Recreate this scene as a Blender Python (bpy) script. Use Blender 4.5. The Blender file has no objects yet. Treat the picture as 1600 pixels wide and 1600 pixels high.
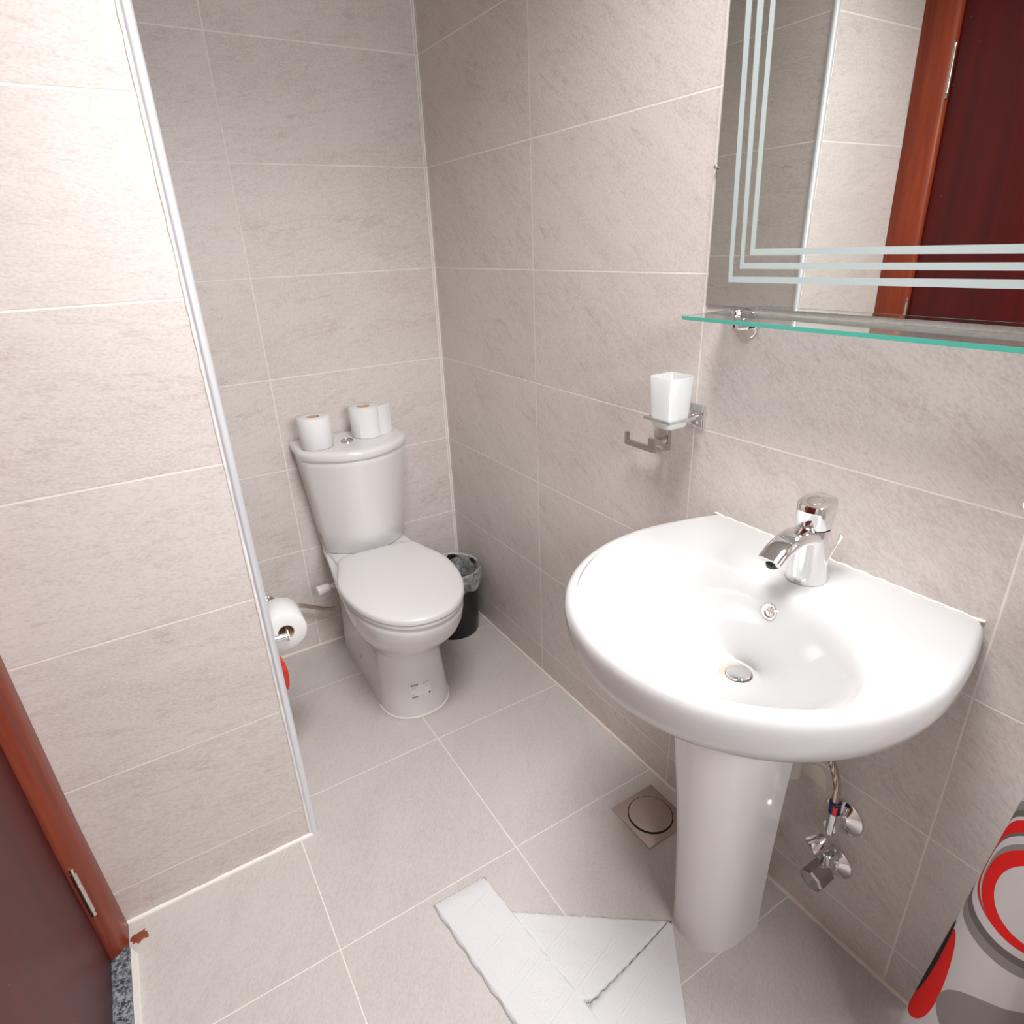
import bpy, bmesh, math, random
from mathutils import Vector, Matrix
from mathutils.bvhtree import BVHTree
random.seed(7)
PI = math.pi
SC = bpy.context.scene
COL = SC.collection

# ------------------------------------------------------------------ camera
cam = bpy.data.cameras.new('camera')
cam.sensor_width = 36; cam.sensor_fit = 'HORIZONTAL'
cam.lens = 972.885 / 1600 * 36
cam.clip_start = 0.02
camo = bpy.data.objects.new('camera', cam); COL.objects.link(camo)
camo.location = (-0.9818, -2.0775, 1.3649)
camo.rotation_mode = 'XYZ'
camo.rotation_euler = (1.1633, 0.038, -0.5577)
SC.camera = camo

# ------------------------------------------------------------------ world, exposure
w = bpy.data.worlds.new('world'); SC.world = w; w.use_nodes = True
w.node_tree.nodes['Background'].inputs[0].default_value = (0.8, 0.85, 0.9, 1)
w.node_tree.nodes['Background'].inputs[1].default_value = 0.3
SC.view_settings.view_transform = 'Standard'
SC.view_settings.look = 'None'
SC.view_settings.gamma = 1
SC.view_settings.use_curve_mapping = False
SC.view_settings.exposure = 0.68

# ------------------------------------------------------------------ lights
def area(name, loc, size, power, color, spread=180, rot=(0, 0, 0), shape='DISK', sy=None):
    l = bpy.data.lights.new(name, 'AREA'); l.shape = shape; l.size = size
    if sy: l.size_y = sy
    l.energy = power; l.color = color; l.spread = math.radians(spread)
    o = bpy.data.objects.new(name, l); COL.objects.link(o); o.location = loc; o.rotation_euler = rot
    return o
area('ceiling_light_glow', (-0.66, -1.56, 2.43), 0.60, 12.3, (1.0, 0.99, 0.98), spread=130)
area('rear_fill_light', (-0.52, -3.035, 1.62), 0.70, 11, (0.99, 0.99, 1.0), spread=105, rot=(math.radians(68), 0, math.radians(-4)), shape='RECTANGLE', sy=0.70)  # added fill from behind the camera to brighten the walls, not a known window

# ------------------------------------------------------------------ node helpers
class N:
    """tiny wrapper to write shader maths as expressions"""
    def __init__(s, m):
        s.m = m; s.t = m.node_tree; s.l = s.t.links
    def node(s, typ, **kw):
        n = s.t.nodes.new(typ)
        for k, v in kw.items(): setattr(n, k, v)
        return n
    def set(s, sock, v):
        if hasattr(v, 'is_output') or isinstance(v, bpy.types.NodeSocket): s.l.new(v, sock)
        else: sock.default_value = v
    def math(s, op, a, b=None, c=None, clamp=False):
        n = s.node('ShaderNodeMath', operation=op); n.use_clamp = clamp
        s.set(n.inputs[0], a)
        if b is not None: s.set(n.inputs[1], b)
        if c is not None: s.set(n.inputs[2], c)
        return n.outputs[0]
    def mixc(s, f, a, b, mode='MIX'):
        n = s.node('ShaderNodeMix', data_type='RGBA', blend_type=mode)
        s.set(n.inputs[0], f); s.set(n.inputs[6], a); s.set(n.inputs[7], b)
        return n.outputs[2]
    def sep(s, v):
        n = s.node('ShaderNodeSeparateXYZ'); s.set(n.inputs[0], v); return n.outputs
    def comb(s, x, y, z):
        n = s.node('ShaderNodeCombineXYZ')
        for i, v in enumerate((x, y, z)): s.set(n.inputs[i], v)
        return n.outputs[0]
    def noise(s, vec, scale, detail=3, rough=0.5, dist=0.0):
        n = s.node('ShaderNodeTexNoise')
        s.set(n.inputs['Vector'], vec); n.inputs['Scale'].default_value = scale
        n.inputs['Detail'].default_value = detail; n.inputs['Roughness'].default_value = rough
        n.inputs['Distortion'].default_value = dist
        return n.outputs[0]
    def ramp(s, f, a, b):
        n = s.node('ShaderNodeMapRange'); n.clamp = True
        s.set(n.inputs[0], f); n.inputs[1].default_value = a; n.inputs[2].default_value = b
        return n.outputs[0]
    def wn(s, vec):
        n = s.node('ShaderNodeTexWhiteNoise'); n.noise_dimensions = '3D'; s.set(n.inputs[0], vec); return n.outputs
    def smooth(s, f, a, b):
        n = s.node('ShaderNodeMapRange'); n.interpolation_type = 'SMOOTHSTEP'
        s.set(n.inputs[0], f); n.inputs[1].default_value = a; n.inputs[2].default_value = b
        return n.outputs[0]

def new_mat(name, color=(.8, .8, .8), rough=0.5, metal=0.0, **kw):
    m = bpy.data.materials.new(name); m.use_nodes = True
    b = m.node_tree.nodes['Principled BSDF']
    b.inputs['Base Color'].default_value = (*color, 1)
    b.inputs['Roughness'].default_value = rough; b.inputs['Metallic'].default_value = metal
    for k, v in kw.items(): b.inputs[k.replace('_', ' ')].default_value = v
    return m
def bsdf(m): return m.node_tree.nodes['Principled BSDF']
def add_bump(m, h, dist, strength=1.0):
    n = N(m); b = n.node('ShaderNodeBump'); b.inputs['Distance'].default_value = dist
    b.inputs['Strength'].default_value = strength
    n.l.new(h, b.inputs['Height']); n.l.new(b.outputs[0], bsdf(m).inputs['Normal'])

TILE = (0.72, 0.66, 0.63); TILE_D = (0.53, 0.470, 0.435); GROUT = (0.88, 0.84, 0.81)

def tile_mat(name, ax, a0, wa, b0, wb, grout=0.0034, angle=-25, bx=2, base=TILE, dark=TILE_D, rough=0.42, fine=1.0, groutc=GROUT, groutb=None):
    """stone-look tiles: ax = horizontal world axis, bx = second axis"""
    m = new_mat(name, rough=rough); n = N(m); B = bsdf(m)
    tc = n.node('ShaderNodeTexCoord'); P = n.sep(tc.outputs['Object'])
    a, b = P[ax], P[bx]
    da = n.math('DIVIDE', n.math('SUBTRACT', a, a0), wa); db = n.math('DIVIDE', n.math('SUBTRACT', b, b0), wb)
    ia, ib = n.math('FLOOR', da), n.math('FLOOR', db)
    fa, fb = n.math('FRACT', da), n.math('FRACT', db)
    ea = n.math('MULTIPLY', n.math('MINIMUM', fa, n.math('SUBTRACT', 1.0, fa)), wa)
    eb = n.math('MULTIPLY', n.math('MINIMUM', fb, n.math('SUBTRACT', 1.0, fb)), wb)
    wob = n.math('MULTIPLY', n.math('SUBTRACT', n.noise(tc.outputs['Object'], 60, 2), 0.5), 0.0012)
    ga, gb = (grout if groutb is None else groutb), grout
    ma = n.smooth(n.math('ADD', ea, wob), ga * .35, ga * .65)
    mb = n.smooth(n.math('ADD', eb, wob), gb * .35, gb * .65)
    mask = n.math('MINIMUM', ma, mb)
    rnd = n.wn(n.comb(ia, ib, 3.3))
    r = n.sep(rnd[1])
    # rotated, stretched coordinates with a per tile offset
    c, s_ = math.cos(math.radians(angle)), math.sin(math.radians(angle))
    ra = n.math('ADD', n.math('MULTIPLY', a, c), n.math('MULTIPLY', b, s_))
    rb = n.math('SUBTRACT', n.math('MULTIPLY', b, c), n.math('MULTIPLY', a, s_))
    v = n.comb(n.math('ADD', n.math('MULTIPLY', ra, 0.42), n.math('MULTIPLY', r[0], 9.)), n.math('ADD', rb, n.math('MULTIPLY', r[1], 9.)), 0.0)
    v2 = n.comb(n.math('MULTIPLY', ra, 0.28), n.math('ADD', rb, n.math('MULTIPLY', r[1], 9.)), r[2])
    v3 = n.comb(n.math('MULTIPLY', ra, 0.45), rb, r[2])
    big = n.ramp(n.noise(v, 7, 5, 0.62, 0.6), 0.33, 0.72)
    streak = n.ramp(n.noise(v2, 95, 4, 0.62, 0.4), 0.40, 0.72)
    patch = n.ramp(n.noise(v, 17, 3, 0.7, 1.2), 0.5, 0.78)
    grain = n.noise(v3, 300, 3, 0.65)
    f = n.math('ADD', n.math('MULTIPLY', big, 0.38), n.math('MULTIPLY', n.math('MULTIPLY', streak, n.math('ADD', patch, .28)), 0.85 * fine))
    f = n.math('ADD', f, n.math('MULTIPLY', n.math('SUBTRACT', grain, .5), 2.0), clamp=True)
    f = n.math('ADD', f, n.math('MULTIPLY', n.math('SUBTRACT', r[2], .5), 0.12), clamp=True)
    colr = n.mixc(f, (*base, 1), (*dark, 1))
    gn = n.ramp(n.noise(tc.outputs['Object'], 14, 4, .6), .35, .75)
    gc = n.mixc(n.math('MULTIPLY', gn, .3), (*groutc, 1), (groutc[0] * .72, groutc[1] * .66, groutc[2] * .58, 1))
    n.l.new(n.mixc(mask, gc, colr), B.inputs['Base Color'])
    n.l.new(n.math('SUBTRACT', 0.8, n.math('MULTIPLY', mask, 0.8 - rough)), B.inputs['Roughness'])
    h = n.math('ADD', n.math('MULTIPLY', mask, 0.55), n.math('MULTIPLY', n.math('SUBTRACT', 1.0, streak), 0.16))
    h = n.math('ADD', h, n.math('MULTIPLY', grain, 0.10)); h = n.math('ADD', h, n.math('MULTIPLY', n.math('SUBTRACT', 1.0, big), .35))
    add_bump(m, h, 0.0012, 0.6)
    return m

Z0 = 0.0986; TH = 0.3; TW = 0.5927
Y1 = -0.6058; X1 = -0.6011
PX, PY = -0.845, -0.8163          # pier outer corner
LX = -1.277                          # door wall face
M = {}
M['tile_right'] = tile_mat('tile_right', 1, Y1, TW, Z0, TH, angle=35)
M['tile_back'] = tile_mat('tile_back', 0, X1, TW, Z0, TH, angle=8)
M['tile_pier'] = tile_mat('tile_pier', 0, -0.8614, TW, Z0, TH, angle=-6, grout=0.0036, groutc=(.84, .82, .78))
M['tile_side'] = tile_mat('tile_side', 1, -0.8163, TW, Z0, TH, angle=12)
M['tile_floor'] = tile_mat('tile_floor', 0, -0.4450, 0.4424, -0.2535, 0.4424, bx=1, grout=0.0026, angle=50, base=(.60, .562, .54), dark=(.47, .43, .405), fine=.45, rough=.5)
M['porcelain'] = new_mat('porcelain', (.76, .745, .74), 0.10, 0, Coat_Weight=.3, Coat_Roughness=.04)
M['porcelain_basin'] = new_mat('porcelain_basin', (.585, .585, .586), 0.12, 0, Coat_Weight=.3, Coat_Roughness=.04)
M['seat_plastic'] = new_mat('seat_plastic', (.72, .71, .705), 0.28)
M['chrome'] = new_mat('chrome', (.86, .86, .86), 0.06, 1)
M['chrome_dark'] = new_mat('chrome_dark', (.42, .40, .39), 0.10, 1)
M['brushed'] = new_mat('brushed', (.62, .58, .54), 0.22, 1)
M['steel_drain'] = new_mat('steel_drain', (.50, .44, .40), 0.20, 1)
M['ceiling'] = new_mat('ceiling_white', (.82, .82, .81), .8)
M['sealant'] = new_mat('sealant', (.78, .71, .62), .6)
M['sealant_white'] = new_mat('sealant_white', (.86, .84, .79), .5)
M['black'] = new_mat('black_plastic', (.012, .011, .012), .28)
M['dark_grey'] = new_mat('dark_grey', (.05, .047, .045), .4)
M['cardboard'] = new_mat('cardboard', (.62, .42, .28), .85)
M['white_plastic'] = new_mat('white_plastic', (.83, .82, .81), .22)
M['paint_white'] = new_mat('paint_white', (.8, .8, .78), .6)
M['mirror'] = new_mat('mirror_silver', (.80, .825, .80), 0.0, 1)
M['frost_stripe'] = new_mat('frost_stripe', (.47, .54, .54), .55)
M['glass_edge'] = new_mat('glass_edge_dark', (.35, .45, .40), .3)
M['red_plastic'] = new_mat('red_plastic', (.95, .05, .03), .35)
M['red_bristle'] = new_mat('red_bristle', (1.0, .09, .05), .5)
M['blue_plastic'] = new_mat('blue_plastic', (.01, .015, .10), .3)
M['paper_white'] = new_mat('sticker_paper', (.86, .87, .87), .5)
M['ink'] = new_mat('ink', (.06, .06, .06), .5)
M['grey_ink'] = new_mat('grey_ink', (.35, .35, .36), .5)
M['stain'] = new_mat('stain', (.55, .42, .30), .6)
M['pipe_grey'] = new_mat('pipe_grey', (.42, .38, .34), .45)
M['rubber'] = new_mat('rubber', (.03, .02, .02), .5)

# toilet paper: soft quilted
m = new_mat('toilet_paper', (.80, .80, .80), .95); n = N(m); tc = n.node('ShaderNodeTexCoord')
add_bump(m, n.noise(tc.outputs['Object'], 260, 3), .0008, .5); M['paper'] = m
# clear glass for the shelf: green tinted through its depth
m = bpy.data.materials.new('shelf_glass'); m.use_nodes = True; n = N(m); b = bsdf(m)
b.inputs['Base Color'].default_value = (1, 1, 1, 1); b.inputs['Transmission Weight'].default_value = 1; b.inputs['Roughness'].default_value = .0
b.inputs['IOR'].default_value = 1.5
va = n.node('ShaderNodeVolumeAbsorption'); va.inputs[0].default_value = (.08, .80, .62, 1); va.inputs[1].default_value = 9
n.l.new(va.outputs[0], m.node_tree.nodes['Material Output'].inputs['Volume']); M['shelf_glass'] = m
M['shelf_edge'] = new_mat('shelf_edge', (.10, .52, .42), .25, 0, Transmission_Weight=.25)
# frosted glass of the tumbler
M['frosted'] = new_mat('frosted_glass', (.93, .95, .95), .45, 0, Transmission_Weight=.45, IOR=1.3)
# translucent bin liner
m = bpy.data.materials.new('bin_liner_film'); m.use_nodes = True; n = N(m); t = m.node_tree
t.nodes.remove(bsdf(m)); tr = n.node('ShaderNodeBsdfTransparent'); gl = n.node('ShaderNodeBsdfPrincipled')
gl.inputs['Base Color'].default_value = (.9, .92, .92, 1); gl.inputs['Roughness'].default_value = .18
mx = n.node('ShaderNodeMixShader'); tc = n.node('ShaderNodeTexCoord')
f = n.ramp(n.noise(tc.outputs['Object'], 34, 4, .6, 1.0), .35, .8)
n.l.new(n.math('ADD', n.math('MULTIPLY', f, .55), .18), mx.inputs[0])
n.l.new(tr.outputs[0], mx.inputs[1]); n.l.new(gl.outputs[0], mx.inputs[2])
bp = n.node('ShaderNodeBump'); bp.inputs['Distance'].default_value = .01; n.l.new(n.noise(tc.outputs['Object'], 45, 3, .6, 1.), bp.inputs['Height']); n.l.new(bp.outputs[0], gl.inputs['Normal'])
n.l.new(mx.outputs[0], t.nodes['Material Output'].inputs[0]); M['liner'] = m

def wood_mat(name, c1, c2, rough, scale=1.0, coat=.5):
    m = new_mat(name, rough=rough); n = N(m); tc = n.node('ShaderNodeTexCoord'); P = n.sep(tc.outputs['Object'])
    v = n.comb(n.math('MULTIPLY', P[0], 1.), P[1], n.math('MULTIPLY', P[2], .06))
    g = n.noise(v, 45 * scale, 5, .6, 1.2); g2 = n.noise(v, 9 * scale, 3, .5, .6)
    f = n.math('ADD', n.math('MULTIPLY', n.ramp(g, .3, .7), .5), n.math('MULTIPLY', n.ramp(g2, .3, .7), .5), clamp=True)
    n.l.new(n.mixc(f, (*c1, 1), (*c2, 1)), bsdf(m).inputs['Base Color'])
    bsdf(m).inputs['Coat Weight'].default_value = coat; bsdf(m).inputs['Coat Roughness'].default_value = .15
    return m
M['frame_wood'] = wood_mat('frame_wood', (.34, .055, .016), (.13, .016, .006), .4, coat=.08)
M['door_wood'] = wood_mat('door_wood', (.115, .005, .005), (.045, .003, .004), .40, .5, coat=0.0)
bsdf(M['door_wood']).inputs['Specular IOR Level'].default_value = .30; bsdf(M['frame_wood']).inputs['Specular IOR Level'].default_value = .35
# the door carries small paint scratches
m = M['door_wood']; n = N(m); tc = n.node('ShaderNodeTexCoord')
src = bsdf(m).inputs['Base Color'].links[0].from_socket
P = n.sep(tc.outputs['Object'])
v = n.comb(P[0], n.math('MULTIPLY', n.math('ADD', P[1], P[2]), .55), n.math('SUBTRACT', P[2], P[1]))
sc = n.math('MULTIPLY', n.math('GREATER_THAN', n.noise(v, 130, 2, .5), .765), n.math('GREATER_THAN', n.noise(tc.outputs['Object'], 7, 1), .56))
n.l.new(n.mixc(sc, src, (.45, .33, .22, 1)), bsdf(m).inputs['Base Color'])
# granite
m = new_mat('granite', rough=.3); n = N(m); tc = n.node('ShaderNodeTexCoord')
g = n.noise(tc.outputs['Object'], 150, 4, .7); g2 = n.ramp(g, .42, .60)
n.l.new(n.mixc(g2, (.035, .045, .06, 1), (.34, .38, .42, 1)), bsdf(m).inputs['Base Color']); M['granite'] = m
# braided hose
m = new_mat('braided_hose', (.5, .42, .36), .35, .7); n = N(m); tc = n.node('ShaderNodeTexCoord')
wv = n.node('ShaderNodeTexWave'); wv.inputs['Scale'].default_value = 120; wv.inputs['Distortion'].default_value = 3; n.l.new(tc.outputs['Object'], wv.inputs[0])
n.l.new(n.mixc(wv.outputs[1], (.72, .62, .52, 1), (.22, .16, .13, 1)), bsdf(m).inputs['Base Color']); M['braid'] = m
# terry towel
m = new_mat('terry_cotton', (.76, .765, .775), .95); n = N(m); tc = n.node('ShaderNodeTexCoord')
uv = n.sep(tc.outputs['UV'])
def keyline(n, u, v, s):
    # woven greek-key relief: square spirals from nested square rings with a gap
    fu = n.math('SUBTRACT', n.math('FRACT', n.math('MULTIPLY', u, s)), .5); fv = n.math('SUBTRACT', n.math('FRACT', n.math('MULTIPLY', v, s)), .5)
    d = n.math('MAXIMUM', n.math('ABSOLUTE', fu), n.math('ABSOLUTE', fv))
    ring = n.math('GREATER_THAN', n.math('SINE', n.math('MULTIPLY', d, 38.)), 0.0)
    gap = n.math('MULTIPLY', n.math('GREATER_THAN', fu, .02), n.math('LESS_THAN', n.math('ABSOLUTE', n.math('ADD', fv, .04)), .06))
    return n.math('MULTIPLY', ring, n.math('SUBTRACT', 1.0, gap))
k = keyline(n, uv[0], uv[1], 11.0)
h = n.math('ADD', n.math('MULTIPLY', k, .5), n.math('MULTIPLY', n.noise(tc.outputs['Object'], 700, 2), .5))
add_bump(m, h, .0028, .8); M['towel'] = m

# ------------------------------------------------------------------ mesh helpers
def link(name, bm, mat, parent=None, smooth=True, angle=40, loc=None):
    me = bpy.data.meshes.new(name)
    bmesh.ops.recalc_face_normals(bm, faces=bm.faces)
    bm.to_mesh(me); bm.free()
    if smooth:
        for p in me.polygons: p.use_smooth = True
        me.set_sharp_from_angle(angle=math.radians(angle))
    if isinstance(mat, (list, tuple)):
        for x in mat: me.materials.append(x)
    else: me.materials.append(mat)
    o = bpy.data.objects.new(name, me); COL.objects.link(o)
    if loc: o.location = loc
    if parent:
        o.parent = parent
        # geometry is written in world coordinates: undo the parent's transform
        o.matrix_parent_inverse = parent.matrix_world.inverted() if parent.matrix_world != Matrix() else Matrix()
    return o
def empty(name, label, cat, loc=(0, 0, 0), group=None):
    o = bpy.data.objects.new(name, None); COL.objects.link(o); o.location = loc
    o.matrix_world = Matrix.Translation(loc); o.empty_display_size = .05
    o['label'] = label; o['category'] = cat
    if group: o['group'] = group
    return o
def tag(o, label, cat, group=None):
    o['label'] = label; o['category'] = cat
    if group: o['group'] = group
    return o
def struct(o, label=None, cat=None):
    o['kind'] = 'structure'
    if label: o['label'] = label
    if cat: o['category'] = cat
    return o
def box(bm, x0, x1, y0, y1, z0, z1, mat=None, bevel=0, seg=2):
    g = bmesh.ops.create_cube(bm, size=1)
    vs = g['verts']
    T = Matrix.Translation(((x0 + x1) / 2, (y0 + y1) / 2, (z0 + z1) / 2)) @ Matrix.Diagonal((abs(x1 - x0), abs(y1 - y0), abs(z1 - z0), 1))
    if mat is not None: T = mat @ T
    bmesh.ops.transform(bm, matrix=T, verts=vs)
    if bevel:
        es = list({e for v in vs for e in v.link_edges})
        bmesh.ops.bevel(bm, geom=es, offset=bevel, segments=seg, profile=.5, affect='EDGES')
def frame_from(d):
    d = Vector(d).normalized()
    up = Vector((0, 0, 1)) if abs(d.z) < .95 else Vector((1, 0, 0))
    a = d.cross(up).normalized(); b = a.cross(d).normalized()
    return a, b, d
def lathe(bm, prof, origin=(0, 0, 0), axis=(0, 0, 1), seg=40, caps=True):
    """prof: list of (radius, height along axis)"""
    a, b, d = frame_from(axis); o = Vector(origin)
    rings = []
    for r, h in prof:
        rings.append([bm.verts.new(o + d * h + (a * math.cos(2 * PI * i / seg) + b * math.sin(2 * PI * i / seg)) * r) for i in range(seg)])
    for p, q in zip(rings, rings[1:]):
        for i in range(seg):
            j = (i + 1) % seg
            bm.faces.new((p[i], p[j], q[j], q[i]))
    if caps:
        bm.faces.new(rings[0]); bm.faces.new(rings[-1])
def cyl(bm, p0, p1, r0, r1=None, seg=24, bevel=0):
    r1 = r0 if r1 is None else r1
    L = (Vector(p1) - Vector(p0)).length
    if bevel: prof = [(r0 - bevel, 0), (r0, bevel), (r1, L - bevel), (r1 - bevel, L)]
    else: prof = [(r0, 0), (r1, L)]
    lathe(bm, prof, p0, Vector(p1) - Vector(p0), seg)
def tube(bm, pts, r, seg=12):
    pts = [Vector(p) for p in pts]; rings = []
    ref = None
    for i, p in enumerate(pts):
        d = (pts[min(i + 1, len(pts) - 1)] - pts[max(i - 1, 0)]).normalized()
        if ref is None: ref = frame_from(d)[0]
        a = (ref - d * ref.dot(d)).normalized(); b = d.cross(a); ref = a
        rr = r(i / (len(pts) - 1)) if callable(r) else r
        rings.append([bm.verts.new(p + (a * math.cos(2 * PI * k / seg) + b * math.sin(2 * PI * k / seg)) * rr) for k in range(seg)])
    for p, q in zip(rings, rings[1:]):
        for k in range(seg):
            bm.faces.new((p[k], p[(k + 1) % seg], q[(k + 1) % seg], q[k]))
    bm.faces.new(rings[0]); bm.faces.new(rings[-1])
def bez(pts, n=24):
    """Catmull-Rom through points"""
    P = [Vector(p) for p in pts]; P = [2 * P[0] - P[1]] + P + [2 * P[-1] - P[-2]]; out = []
    for i in range(1, len(P) - 2):
        for k in range(n):
            t = k / n; a, b, c, d = P[i - 1], P[i], P[i + 1], P[i + 2]
            out.append(.5 * ((2 * b) + (c - a) * t + (2 * a - 5 * b + 4 * c - d) * t * t + (3 * b - a - 3 * c + d) * t ** 3))
    out.append(P[-2]); return out
def loft(bm, rings, cap0=True, cap1=True):
    R = [[bm.verts.new(p) for p in r] for r in rings]; nn = len(R[0])
    for p, q in zip(R, R[1:]):
        for i in range(nn):
            bm.faces.new((p[i], p[(i + 1) % nn], q[(i + 1) % nn], q[i]))
    if cap0: bm.faces.new(R[0])
    if cap1: bm.faces.new(R[-1])
    return R
def quad(bm, *pts):
    return bm.faces.new([bm.verts.new(p) for p in pts])

# ------------------------------------------------------------------ room shell
YR, ZC = -3.05, 2.45
def slab(name, x0, x1, y0, y1, z0, z1, mat, label=None, cat=None):
    bm = bmesh.new(); box(bm, x0, x1, y0, y1, z0, z1)
    return struct(link(name, bm, mat, smooth=False), label, cat)
slab('floor', -1.60, 0.12, YR - .12, 0.12, -.12, 0, M['tile_floor'])
slab('ceiling', -1.60, 0.12, YR - .12, 0.12, ZC, ZC + .1, M['ceiling'])
slab('wall_back', PX + .0, 0.0, 0.0, 0.12, 0, ZC, M['tile_back'])
slab('wall_right', 0.0, 0.12, YR, 0.12, 0, ZC, M['tile_right'])
slab('wall_rear', -1.45, 0.12, YR - .12, YR, 0, ZC, M['tile_back'])
# pier: front face tiled with its own joints, side face facing the toilet
bm = bmesh.new(); box(bm, -1.45, PX, PY, 0.12, 0, ZC)
o = link('wall_pier', bm, [M['tile_pier'], M['tile_side']], smooth=False)
for p in o.data.polygons:
    if abs(p.normal.x) > .5: p.material_index = 1
struct(o)
# door wall with the opening
DY0, DY1, DZ = -0.918, -1.72, 2.06
bm = bmesh.new()
box(bm, -1.45, LX - .012, YR, DY1 - .098, 0, ZC); box(bm, -1.45, LX - .012, DY1 - .098, PY, DZ + .09, ZC)
struct(link('wall_left', bm, M['tile_side'], smooth=False))
bm = bmesh.new(); box(bm, -1.50, -1.45, DY1 - .1, PY, 0, DZ + .1)
struct(link('wall_outer', bm, M['paint_white'], smooth=False))

# door: frame, leaf, hinges
door = empty('door_1', 'dark red-brown wooden door in orange-brown frame', 'door', (LX, DY0, 0)); door['kind'] = 'structure'
bm = bmesh.new()
def jamb(bm, ya, yb, z0, z1, flip=1):
    # moulded casing section in plan, extruded in z
    prof = [(LX - .10, 0), (LX + .004, 0), (LX + .007, .006), (LX + .007, .062), (LX + .003, .068), (LX + .002, .084), (LX - .004, .094), (LX - .016, .099), (LX - .10, .099)]
    r0 = [(x, ya - flip * d, z0) for x, d in prof]; r1 = [(x, ya - flip * d, z1) for x, d in prof]
    loft(bm, [r0, r1])
jamb(bm, PY - .001, 0, 0, DZ + .099)
jamb(bm, DY1 - .099, 0, 0, DZ + .099, -1)
prof = [(LX - .10, 0), (LX + .004, 0), (LX + .007, .006), (LX + .007, .062), (LX + .003, .068), (LX + .002, .084), (LX - .004, .094), (LX - .016, .099), (LX - .10, .099)]
loft(bm, [[(x, PY - .100, DZ + .099 - d) for x, d in prof], [(x, DY1, DZ + .099 - d) for x, d in prof]])
link('door_frame', bm, M['frame_wood'], door)
bm = bmesh.new(); box(bm, LX - .058, LX - .018, DY1 + .003, DY0 - .001, .034, DZ - .003, bevel=.002)
leaf = link('door_leaf', bm, M['door_wood'], door)
for zc in (1.778, 1.08, 0.235):
    bm = bmesh.new()
    cyl(bm, (LX - .010, DY0 + .004, zc - .055), (LX - .010, DY0 + .004, zc + .055), .0055, seg=16)
    cyl(bm, (LX - .010, DY0 + .004, zc + .056), (LX - .010, DY0 + .004, zc + .068), .0035, .005, seg=12)
    cyl(bm, (LX - .010, DY0 + .004, zc - .068), (LX - .010, DY0 + .004, zc - .056), .005, .0035, seg=12)
    for k in (-.02, .02): cyl(bm, (LX - .010, DY0 + .004, zc + k - .001), (LX - .010, DY0 + .004, zc + k + .001), .0062, seg=16)
    link('hinge', bm, M['brushed'], door)
def bow(z): 
    P_ = [(0, -.001), (.35, -.012), (.7, -.016), (1.1, -.018), (1.6, -.004), (2.0, .010), (2.6, .015)]
    for (a, fa), (b, fb) in zip(P_, P_[1:]):
        if z <= b: return fa + (fb - fa) * (z - a) / (b - a)
    return P_[-1][1]
for o in [o for o in COL.objects if o.parent == door]:
    if o.name.startswith('door_frame') or o.name.startswith('door_leaf'):
        bm = bmesh.new(); bm.from_mesh(o.data)
        for zc in [.1 * i for i in range(1, 22)]:
            bmesh.ops.bisect_plane(bm, geom=bm.verts[:] + bm.edges[:] + bm.faces[:], plane_co=(0, 0, zc), plane_no=(0, 0, 1))
        bm.to_mesh(o.data); bm.free()
    for v in o.data.vertices: v.co.x += bow(max(0, v.co.z))
# granite threshold with mortar line
bm = bmesh.new(); box(bm, LX - .08, LX + .012, DY1 - .0, PY - .086, .0005, .030, bevel=.0015)
struct(link('trim_1', bm, M['granite']), 'speckled granite door threshold strip', 'threshold')
bm = bmesh.new(); loft(bm, [[(LX + .0125, y, 0), (LX + .0205, y, 0), (LX + .018, y, .004), (LX + .0145, y, .020), (LX + .0125, y, .024)] for y in (PY - .0865, -1.2, DY1)])
struct(link('trim_2', bm, M['sealant_white']), 'pale mortar line beside the threshold', 'mortar line')

# sealant beads, slightly wavy
def bead(name, p0, p1, r, mat, label, seed=0):
    bm = bmesh.new(); p0, p1 = Vector(p0), Vector(p1); L = (p1 - p0).length; k = max(8, int(L / .02)); rr = random.Random(seed)
    pts = [p0.lerp(p1, i / k) for i in range(k + 1)]
    rad = [r * (1 + rr.uniform(-.22, .22)) for _ in range(k + 1)]
    tube(bm, pts, lambda t: rad[min(k, int(round(t * k)))], seg=10)
    return struct(link(name, bm, mat), label, 'sealant')
bead('trim_3', (-.0015, -.004, .0005), (-.0015, YR, .0005), .0052, M['sealant'], 'beige sealant line between floor and sink wall', 1)
bead('trim_4', (PX, -.0015, .0005), (-.004, -.0015, .0005), .0052, M['sealant'], 'beige sealant line below the back wall', 2)
bead('trim_5', (LX, PY - .0005, .0005), (PX, PY - .0005, .0005), .0065, M['sealant_white'], 'white sealant line at the foot of the pier', 3)
bead('trim_6', (-.0005, -.0005, 0), (-.0005, -.0005, ZC), .0034, M['sealant_white'], 'white grout line in the corner beside the toilet', 4)
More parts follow.
